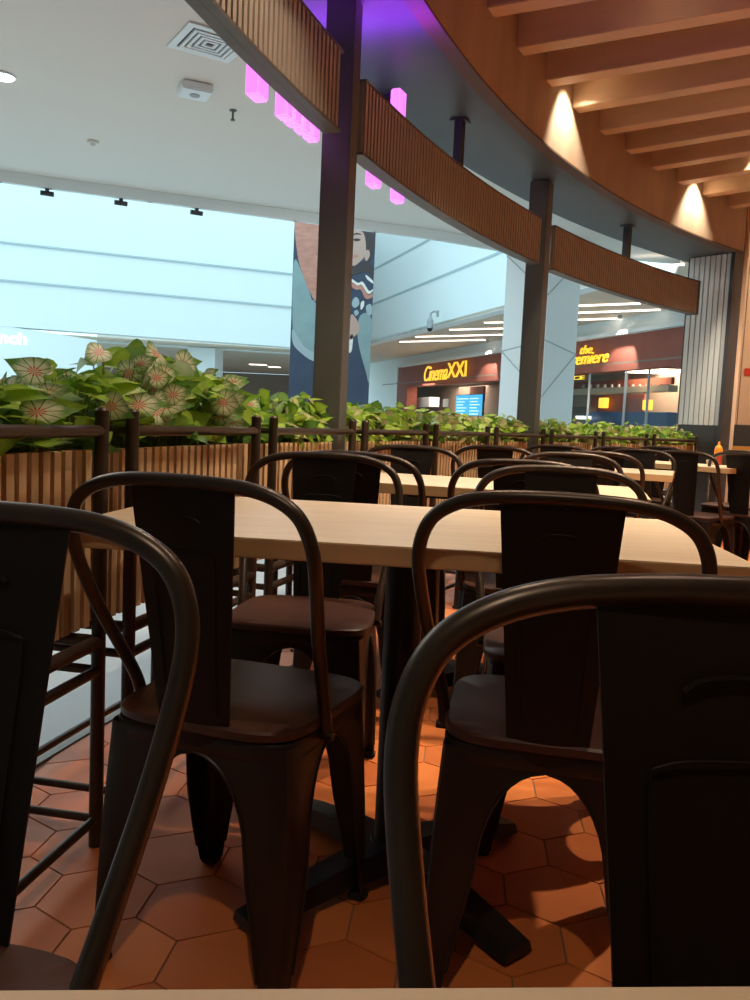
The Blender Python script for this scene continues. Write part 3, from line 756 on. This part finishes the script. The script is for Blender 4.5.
# ================================================================= LIGHTS OF THE RESTAURANT (fittings with their lamps, two of them added as fill)
LK = 2.6
def downlight(R, a, z, energy, tgt, label, angle=70, col=WARM, blend=.6, size=.03, r_=.045):
    p_ = P(R, a, z); t = thing('ceiling_spotlight', label, 'light', p_)
    bm = bmesh.new(); tube(bm, [Vector((cos(2*pi*k/20)*r_, sin(2*pi*k/20)*r_, -.006)) for k in range(20)], .006, 8, closed=True)
    cyl(bm, (0, 0, -.001), (0, 0, -.012), r_, r_*.9, 20); obj('housing', bm, 'black', t, smooth=True)
    bm = bmesh.new(); cyl(bm, (0, 0, -.0125), (0, 0, -.016), r_*.7, r_*.7, 20); obj('lens', bm, 'warmglow', t)
    L = light('spot_lamp', 'SPOT', p_+Vector((0, 0, -.03)), energy*LK, col, size, tgt, angle, blend)
    return t
down = Vector((0, 0, -1))
def dl(R, a, e, label, angle=95, tgt=None, z=ZC-.001): 
    p_ = P(R, a, z); return downlight(R, a, z, e, tgt if tgt is not None else p_+down, label, angle)
GB = 'round spotlight recessed in the timber ceiling '
dl(10.22, 26.2, 34, GB+'washing the curved wall near the middle', 84, P(10.40, 26.9, 2.4))
dl(10.24, 39.05, 34, GB+'washing the curved wall near the end wall', 84, P(10.40, 39.2, 2.4))
dl(9.75, 37.0, 30, GB+'making the bright spot on a beam', 80)
dl(9.0, 5.2, 34, GB+'over the foreground tables')
dl(9.3, 12.8, 85, GB+'over the large table')
dl(10.05, 8.6, 34, GB+'added to brighten the planter at the left')  # added lamp, lifts the dark slats of the near planter
dl(8.6, 13.0, 85, GB+'over the aisle beside the large table')
dl(9.6, 20.5, 75, GB+'over the second table')
dl(9.2, 28.3, 60, GB+'over the third table')
dl(8.8, 36.0, 60, GB+'over the aisle near the far table')
dl(7.6, 24.5, 60, GB+'over the middle of the room')
dl(9.6, 41.0, 90, GB+'over the farthest table by the end wall')
dl(9.0, 45.0, 150, GB+'added to brighten the brown boards', 100, Vector((3.6, 9.2, 1.6)))  # added lamp, aimed at the boards that other spots leave dark
dl(9.9, -7.0, 30, GB+'behind the viewer')
# purely small things ------------------------------------------------------
def bottle():
    t = thing('sauce_bottle', 'orange-capped sauce bottle standing on the far table', 'bottle', (1.79, 6.36, .75))
    bm = bmesh.new()
    def lathe(bm, prof, n=18):
        rings = [[bm.verts.new((r_*cos(2*pi*k/n), r_*sin(2*pi*k/n), z)) for k in range(n)] for r_, z in prof]
        for A, B in zip(rings[:-1], rings[1:]):
            for k in range(n): bm.faces.new((A[k], A[(k+1) % n], B[(k+1) % n], B[k]))
        bm.faces.new(rings[0][::-1]); bm.faces.new(rings[-1])
    lathe(bm, [(.026, .0005), (.028, .01), (.028, .075)]); obj('body', bm, 'sauce', t, smooth=True)
    bm = bmesh.new(); lathe(bm, [(.028, .0755), (.028, .105), (.024, .125), (.012, .14), (.009, .142), (.006, .165), (.004, .168)]); obj('cap', bm, 'orange', t, smooth=True)
bottle()
bm = bmesh.new(); cyl(bm, (1.73, 6.32, .7505), (1.73, 6.32, .785), .024, .029); 
tag(obj('small_cup', bm, 'ceramic', smooth=True), 'small pale cup on the far table left of the bottle', 'cup')
# black slot vent between the beams
pv = atz(706, 53, ZC); 
v_ = thing('slot_vent', 'black slotted air vent between the ceiling beams', 'vent', (pv.x, pv.y, ZC-.001), -rad(26.5))
bm = bmesh.new(); box(bm, (0, 0, -.006), (.50, .14, .01)); obj('vent_frame', bm, 'black', v_)
for k in range(12):
    bm = bmesh.new(); box(bm, (-.23+k*.042, 0, -.018), (.012, .12, .012), .5); obj('slat', bm, 'trim', v_)
ps = atz(735, 80, ZC); bm = bmesh.new(); cyl(bm, (ps.x, ps.y, ZC-.001), (ps.x, ps.y, ZC-.008), .03); cyl(bm, (ps.x, ps.y, ZC-.008), (ps.x, ps.y, ZC-.05), .008); cyl(bm, (ps.x, ps.y, ZC-.05), (ps.x, ps.y, ZC-.054), .018)
tag(obj('sprinkler', bm, 'steel'), 'small sprinkler head hanging between the timber beams', 'sprinkler')
# mall ceiling fittings
pv = atz(210, 42, 4.2)
v_ = thing('air_diffuser', 'square white air diffuser with concentric blades in the mall ceiling', 'vent', (pv.x, pv.y, 4.199), rad(38)); v_.scale = (.88, .88, 1)
bm = bmesh.new()
def sqring(bm, h, w_, z0, z1):
    for sx, sy, a, b in ((0, 1, 2*h, w_), (0, -1, 2*h, w_), (1, 0, w_, 2*h-w_*2), (-1, 0, w_, 2*h-w_*2)):
        box(bm, (sx*(h-w_/2), sy*(h-w_/2), (z0+z1)/2), (a, b, z1-z0))
box(bm, (0, 0, -.002), (.50, .50, .003)); obj('back_plate', bm, 'black', v_)
bm = bmesh.new(); sqring(bm, .33, .07, -.018, -.004); obj('frame', bm, 'white', v_)
for k in range(4):
    bm = bmesh.new(); sqring(bm, .235-.055*k, .03, -.026, -.006); obj('blade', bm, 'white', v_)
pv = atz(195, 86, 4.2); t = thing('ceiling_speaker', 'small white box fitting under the mall ceiling', 'fitting', (pv.x, pv.y, 4.2), rad(30))
bm = bmesh.new(); box(bm, (0, 0, -.045), (.30, .30, .088), bev=.012); obj('body', bm, 'white', t)
bm = bmesh.new(); cyl(bm, (.0, 0, -.0895), (0, 0, -.098), .05); obj('grille', bm, 'grey', t)
pv = atz(233, 110, 4.2); bm = bmesh.new(); cyl(bm, (pv.x, pv.y, 4.199), (pv.x, pv.y, 4.19), .04); cyl(bm, (pv.x, pv.y, 4.19), (pv.x, pv.y, 4.10), .012); cyl(bm, (pv.x, pv.y, 4.10), (pv.x, pv.y, 4.09), .025)
tag(obj('sprinkler', bm, 'steel'), 'dark sprinkler head under the mall ceiling right of the white box', 'sprinkler')
pv = atz(93, 141, 4.2); bm = bmesh.new(); cyl(bm, (pv.x, pv.y, 4.199), (pv.x, pv.y, 4.17), .07); cyl(bm, (pv.x, pv.y, 4.17), (pv.x, pv.y, 4.14), .04, .02)
tag(obj('smoke_detector', bm, 'mceil', smooth=True), 'small round smoke detector on the mall ceiling above the atrium edge', 'detector')
pv = atz(3, 75, 4.2); t = thing('ceiling_lamp', 'bright round lamp in the mall ceiling at the left edge', 'light', (pv.x, pv.y, 4.2))
bm = bmesh.new(); cyl(bm, (0, 0, -.001), (0, 0, -.02), .12, n=24); obj('rim', bm, 'white', t); bm = bmesh.new(); cyl(bm, (0, 0, -.021), (0, 0, -.03), .10, n=24); obj('lens', bm, 'lampglow', t)
def on_edge(u):
    d = right*((u-375)/FPX) - up*((195-500)/FPX) + fwd; q = d.x/d.y
    for a, b in zip(edge[:-1], edge[1:]):
        t_ = (q*a[1]-a[0])/((b[0]-a[0])-q*(b[1]-a[1]))
        if 0 <= t_ <= 1: return Vector((a[0]+(b[0]-a[0])*t_, a[1]+(b[1]-a[1])*t_, 4))
for (u, v), wh in (((47, 187), 0), ((121, 197), 0), ((197, 207), 0)):
    pv = on_edge(u); t = thing('track_spot', 'small dark spotlight hanging on the edge of the mall ceiling', 'light', (pv.x, pv.y, 4.0385), .6, 'dark spots on the ceiling edge')
    bm = bmesh.new(); box(bm, (0, 0, -.02), (.05, .05, .039)); obj('bracket', bm, 'trim', t)
    bm = bmesh.new(); cyl(bm, (-.09, 0, -.065), (.09, 0, -.065), .035); obj('housing', bm, 'trim', t, smooth=True)
# cctv camera on the bulkhead
pc = atplane(430, 325, 1.44); t = thing('dome_camera', 'grey dome camera on a wall arm below the white bulkhead', 'camera', (pc.x, pc.y, pc.z+.1)); t.scale = (.62, .62, .62)
bm = bmesh.new(); cyl(bm, (0, 0, -.32), (0, 0, .05), .16); cyl(bm, (0, 0, .05), (0, 0, .22), .16, .07); obj('housing', bm, 'grey', t, smooth=True)
bm = bmesh.new(); bmesh.ops.create_uvsphere(bm, u_segments=16, v_segments=8, radius=.14, matrix=Matrix.Translation((0, 0, -.34))); obj('dome', bm, 'black', t, smooth=True)
bm = bmesh.new(); tube(bm, catmull([(0, 0, .2), (.04, .02, .42), (.2, .08, .5), (.32, .15, .46)], 5), .05, 8); box(bm, (.34, .2, .42), (.12, .14, .3)); obj('arm', bm, 'grey', t, smooth=True)

# ---------------------------------------------------------------- writing
def text(name, s, mname, origin, dirv, size, parent=None, shear=0, ext=.02, bold=0, spacing=1.0):
    cu = bpy.data.curves.new(name, 'FONT'); cu.body = s; cu.size = size; cu.extrude = ext; cu.shear = shear; cu.offset = bold; cu.space_character = spacing
    tmp = bpy.data.objects.new(name, cu); C.objects.link(tmp)
    dg = bpy.context.evaluated_depsgraph_get(); me = bpy.data.meshes.new_from_object(tmp.evaluated_get(dg)); bpy.data.objects.remove(tmp)
    me.materials.clear(); me.materials.append(M[mname])
    o = bpy.data.objects.new(name, me); C.objects.link(o)
    d = Vector((dirv[0], dirv[1], 0)).normalized(); mt = Matrix.Identity(4); n_ = Vector((d.y, -d.x, 0))
    for k in range(3): mt[k][0] = d[k]; mt[k][1] = (0, 0, 1)[k]; mt[k][2] = n_[k]; mt[k][3] = origin[k]
    if parent is not None: o.parent = parent; o.matrix_world = mt
    else: o.matrix_world = mt
    return o
fd = (fp(.2)-fp(0)).normalized()
def sign_at(u, v, k=1.012): return atplane(u, v, k)
def hgt(u, v0, v1, k=1.012): return (atplane(u, v0, k)-atplane(u, v1, k)).length
t = thing('cinema_sign', 'gold lettered sign on the maroon front left of the pale column', 'sign', (0, 0, 0))
o_ = sign_at(424, 381.5); text('word_cinema', 'Cinema', 'gold', o_, fd, 1.0, t, shear=.35, bold=.0, spacing=.95)
ww = t.children[0]; wpx = (sign_at(447, 378)-o_).length; ww.scale = Vector((1, 1, 1))
def fit(ob, target_w, target_h, origin, dirv, cap=None):
    me = ob.data; xs = [v.co.x for v in me.vertices]; ys = [v.co.y for v in me.vertices]
    sx = target_w/(max(xs)-min(xs)); sy = target_h/(max(ys)-min(ys)); mx, my = min(xs), min(ys)
    for v in me.vertices: v.co.x = (v.co.x-mx)*sx; v.co.y = (v.co.y-my)*sy
fit(ww, wpx, hgt(430, 366.5, 381.5), o_, fd)
o2 = sign_at(447, 378); x2 = text('word_xxi', 'XXI', 'gold', o2, fd, 1, t, bold=.005); fit(x2, (sign_at(466, 376)-o2).length, hgt(455, 362.5, 377.5), o2, fd)
t = thing('premiere_sign', 'gold script sign on the maroon front right of the pale column', 'sign', (0, 0, 0))
o_ = sign_at(566, 366); x3 = text('word_premiere', 'Premiere', 'gold', o_, fd, 1, t, shear=.35, bold=.0); fit(x3, (sign_at(608, 361.5)-o_).length, hgt(590, 355, 367), o_, fd)
o_ = sign_at(580, 354.5); x4 = text('word_the', 'the', 'gold', o_, fd, 1, t, shear=.35, bold=.0); fit(x4, (sign_at(592, 353)-o_).length, hgt(590, 346.5, 355), o_, fd)
o_ = sign_at(573, 380, 1.0); x5 = text('word_small', 'CE', 'gold', o_, fd, 1, t); fit(x5, (sign_at(582, 379)-o_).length*.8, .11, o_, fd)
# small shop sign, cut by the left edge of the photo
d_l = Vector((-.56*22.1, 22.1))-Vector((-.80*20, 20.))
pL = Vector((0, 0, 0))
dd = right*((0-375)/FPX) - up*((343-500)/FPX) + fwd; tt = 20.9/dd.y; o_ = Vector((dd.x*tt-.03, dd.y*tt, CAM_H+dd.z*tt))
x6 = text('shop_sign', 'nch', 'signwhite', o_, d_l, 1, bold=.03); fit(x6, .66, .30, o_, d_l); tag(x6, 'white letters nch on the pale wall at the left edge', 'sign')
# ---------------------------------------------------------------- hanging poster
py = 17.0; px0, px1 = -.210*py, -.1155*py; pz0, pz1 = 1.25, 5.3
po = thing('hanging_poster', 'tall hanging fashion poster behind the tall dark pole', 'poster', ((px0+px1)/2, py, pz0))
PW = px1-px0; PH = pz1-pz0; tz = .0
def onp(pts): return pts
def flat(name, pts, m, lay, curve=False):
    """printed shape; pts in poster fractions (x to the right, y up from pixel rows)"""
    bm = bmesh.new(); vsx = [bm.verts.new((-PW/2+a*PW, -.012-lay*.0015, b)) for a, b in pts]
    vb = [bm.verts.new((v.co.x, v.co.y+.001, v.co.z)) for v in vsx]
    f = bm.faces.new(vsx); bm.faces.new(vb[::-1]); n = len(vsx)
    for k in range(n): bm.faces.new((vsx[k], vb[k], vb[(k+1) % n], vsx[(k+1) % n]))
    bmesh.ops.triangulate(bm, faces=[q for q in bm.faces if len(q.verts) > 4]); bmesh.ops.recalc_face_normals(bm, faces=bm.faces[:])
    return obj(name, bm, m, po)
bm = bmesh.new(); box(bm, (0, 0, PH/2), (PW, .02, PH)); obj('cloth', bm, 'navy', po)
def px(u, v):   # photo position to poster position (fraction, height)
    d = right*((u-375)/FPX) - up*((v-500)/FPX) + fwd; x = d.x/d.y*py; z = CAM_H+d.z/d.y*py; return (min(1, max(0, (x-px0)/PW)), min(PH, max(0, z-pz0)))
def shape(name, m, lay, pts, smooth=True):
    q = [px(*p_) for p_ in pts]
    if smooth:
        v3 = [Vector((a, b, 0)) for a, b in q]; n = len(v3); out_ = []
        for i in range(n):
            p0, p1, p2, p3 = v3[i-1], v3[i], v3[(i+1) % n], v3[(i+2) % n]
            for k in range(4):
                t_ = k/4; c = .5*((2*p1)+(p2-p0)*t_+(2*p0-5*p1+4*p2-p3)*t_*t_+(3*p1-p0-3*p2+p3)*t_**3); out_.append((min(1, max(0, c.x)), min(PH, max(0, c.y))))
        q = out_
    flat(name, q, m, lay)
shape('print_background', 'sage', 1, [(294, 262), (303, 275), (312, 300), (318, 330), (318, 362), (300, 345), (293, 335)])
shape('print_sleeve', 'salmon', 2, [(296, 205), (330, 205), (330, 240), (322, 262), (318, 302), (312, 296), (303, 275), (297, 250)])
shape('print_shirt', 'sage', 2, [(300, 295), (312, 300), (330, 310), (330, 360), (313, 361), (296, 338), (293, 330)])
shape('print_hem', 'palegrey', 3, [(293, 329), (303, 345), (314, 352), (330, 352), (330, 362), (313, 361), (300, 352), (293, 343)])
shape('print_hair', 'hair', 2, [(356, 229), (366, 229), (376, 231), (375, 245), (371, 262), (366, 268), (364, 246)])
shape('print_face', 'skin', 3, [(346, 230), (358, 230), (364, 234), (366, 246), (365, 256), (360, 262), (354, 266), (346, 266)])
shape('print_ear', 'skin', 4, [(365, 252), (368.5, 250), (370, 255), (367, 261), (365, 259)])
shape('print_eye', 'hair', 5, [(352, 240), (357, 238.5), (361, 240), (357, 241.5)])
shape('print_brow', 'hair', 5, [(351, 235.5), (357, 233), (362, 235), (357, 234.8)])
shape('print_lips', 'salmon', 5, [(350, 256), (355, 254.5), (359, 256.5), (355, 258)])
shape('print_collar', 'hair', 4, [(346, 266), (356, 266), (363, 262), (372, 266), (375, 278), (366, 272), (352, 276), (346, 276)])
shape('print_dress', 'sage', 2, [(360, 316), (373, 320), (370, 380), (366, 372), (358, 340)])
shape('print_hand', 'skin', 4, [(351, 315), (357, 320), (360, 330), (354, 337), (350, 338)])
shape('print_belt', 'cream', 4, [(350, 338), (353, 335), (352, 350), (349, 352)])
for s_, m in (([(352, 282), (358, 286), (362, 285), (368, 295), (374, 293), (374, 297), (366, 299), (361, 290), (357, 290), (352, 287)], 'salmon'), ([(352, 279), (358, 283), (363, 282), (369, 291), (374, 289), (374, 291), (368, 294), (362, 285), (357, 286), (352, 282)], 'cream'),
              ([(353, 300), (356, 297), (359, 300), (359, 305), (355, 308), (352, 305)], 'palegrey'), ([(366, 307), (370, 304), (374, 308), (373, 314), (368, 315)], 'palegrey'), ([(354, 312), (357, 310), (359, 313), (356, 316)], 'palegrey'), ([(361, 303), (364, 301), (364, 306), (361, 310)], 'cream'), ([(366, 275), (373, 281), (374, 284), (367, 279)], 'cream')):
    shape('print_motif', m, 5, s_)
bm = bmesh.new()
for s in (-1, 1): cyl(bm, (s*PW*.42, 0, PH), (s*PW*.42, 0, PH+2.2), .008)
obj('cord', bm, 'grey', po)
bm = bmesh.new(); cyl(bm, (-PW/2-.03, 0, -.01), (PW/2+.03, 0, -.01), .02); obj('bottom_rod', bm, 'grey', po)

# ---------------------------------------------------------------- shop interior details (seen small through the front)
def at_face(u0, v0, u1, v1, k, m, name, label, cat, th=.08, group=None):
    """upright rectangle between two photo corners, standing on a plane parallel to the front"""
    a = atplane(u0, v1, k); b = atplane(u1, v1, k); ta = atplane(u0, v0, k); c = (a+b)/2; h = ta.z-a.z; d = b-a; L = math.hypot(d.x, d.y)
    bm = bmesh.new(); box(bm, (c.x, c.y, a.z+h/2), (L, th, h), math.atan2(d.y, d.x), bev=min(.01, th/5))
    o = obj(name, bm, m); 
    if label: tag(o, label, cat, group)
    return o, a, d, h, L
o, a, d, h, L = at_face(456, 395, 483, 416, .97, 'blue', 'display_screen', 'bright blue screen with white text lines inside the cinema entrance', 'screen')
sc_ = o
bm = bmesh.new(); n_ = Vector((d.y, -d.x, 0)).normalized(); c = a+d/2+n_*.045; box(bm, (c.x, c.y, a.z+h/2), (L*.97, .012, h*.94), math.atan2(d.y, d.x)); obj('screen_face', bm, 'screen', sc_).matrix_world = Matrix.Identity(4)
bm = bmesh.new()
rnd = random.Random(3)
for k in range(6):
    for (f0, f1) in ((.06, .3+.2*rnd.random()), (.55, .8+.12*rnd.random())):
        cc = a+d*((f0+f1)/2)+n_*.053; box(bm, (cc.x, cc.y, a.z+h*(.1+.14*k)), (L*(f1-f0), .006, h*.035), math.atan2(d.y, d.x))
obj('screen_lines', bm, 'screentxt', sc_)
at_face(414, 398, 434, 407, .93, 'white', 'reception_counter', 'white rounded counter inside the cinema, left of the blue screen', 'counter', .5)
at_face(443, 399, 448.5, 407, .97, 'cream', 'notice_board', 'small pale notice board beside the blue screen', 'sign', .04)
at_face(470, 387, 484, 402, .90, 'maroon', 'wall_panel', 'dark maroon panel behind the blue screen', 'panel', .1)
at_face(573, 383, 673, 389, .92, 'maroon', 'bottle_shelf_back', 'dark maroon shelf back above the bar, seen through the glass', 'shelf', .1)
at_face(573, 389.5, 673, 395, .93, 'beam', 'bar_shelf', 'long lit wooden shelf above the bar, seen through the glass', 'shelf', .3)
at_face(592, 396, 645, 412, .91, 'maroon', 'bar_back_panel', 'maroon panel between two amber lanterns behind the glass', 'panel', .1)
at_face(588, 412, 672, 424, .94, 'blue', 'bar_counter', 'dark blue bar front low behind the glass', 'counter', .3)
at_face(577, 407, 592, 413, .95, 'interior_dark', 'hanging_box', 'dark box by the bar, left end, behind the glass', 'box', .3)
at_face(577, 416, 590, 419, .96, 'signwhite', 'bar_lamp', 'low bright white lamp bar beside the dark box', 'light', .1)
for (u, v) in ((603.5, 403), (647.5, 405)):
    o, a, d, h, L = at_face(u-3, v-5, u+3, v+5, .925, 'amber', 'amber_lantern', 'amber glowing lantern on the bar wall, %s one' % ('left' if u < 620 else 'right'), 'lamp', .15)
for k in range(13):
    u = 583+k*7
    at_face(u, 384.6-.05*k, u+1.6, 388.4-.05*k, .935, 'grey', 'bar_bottle', 'pale bottle standing in the row on the shelf above the bar', 'bottle', .06, 'bottles on the bar shelf')
for (u, v) in ((621.5, 360),):
    pass
# bright cones of the two wall washers in the corridor: their lamps
for (u, v) in ((487, 337), (620, 315.5)):
    pw = atplane(u, v, 1.03); t = thing('wall_washer', 'small wall washing lamp above the maroon front, %s one' % ('left' if u < 550 else 'right'), 'light', (pw.x, pw.y, 3.98))
    bm = bmesh.new(); cyl(bm, (0, 0, .04), (0, 0, -.05), .06); obj('housing', bm, 'grey', t)
    light('washer_lamp', 'SPOT', (pw.x, pw.y, 3.9), 420, (1, .95, .85), .04, Vector((pw.x, pw.y, 0))*1.012+Vector((0, 0, 3.0)), 75, .4)
# small red label on the brown boards
dd = right*((750-375)/FPX) - up*((372-500)/FPX) + fwd
n_w = Vector((F1.y-F0.y, -(F1.x-F0.x), 0)).normalized(); tt = (F0-Vector((0, 0, CAM_H))).dot(n_w)/dd.dot(n_w); q = Vector((0, 0, CAM_H))+dd*tt
bm = bmesh.new(); dF = (F1-F0); q = q - dF.normalized()*.0; nn = n_w if n_w.dot(q) < 0 else -n_w; q = q+nn*.012; box(bm, q, (.10, .012, .075), math.atan2(dF.y, dF.x)); tag(obj('small_sign', bm, 'red'), 'small red sign on the brown boards at the right edge', 'sign')
light('bar_light', 'AREA', (5.5, 25, 2.7), 300, (1, .75, .5), 2, (5.5, 25, 0))
light('lobby_light', 'AREA', (-.6, 38.5, 2.7), 260, (1, .8, .6), 3, (-.6, 38.5, 0))
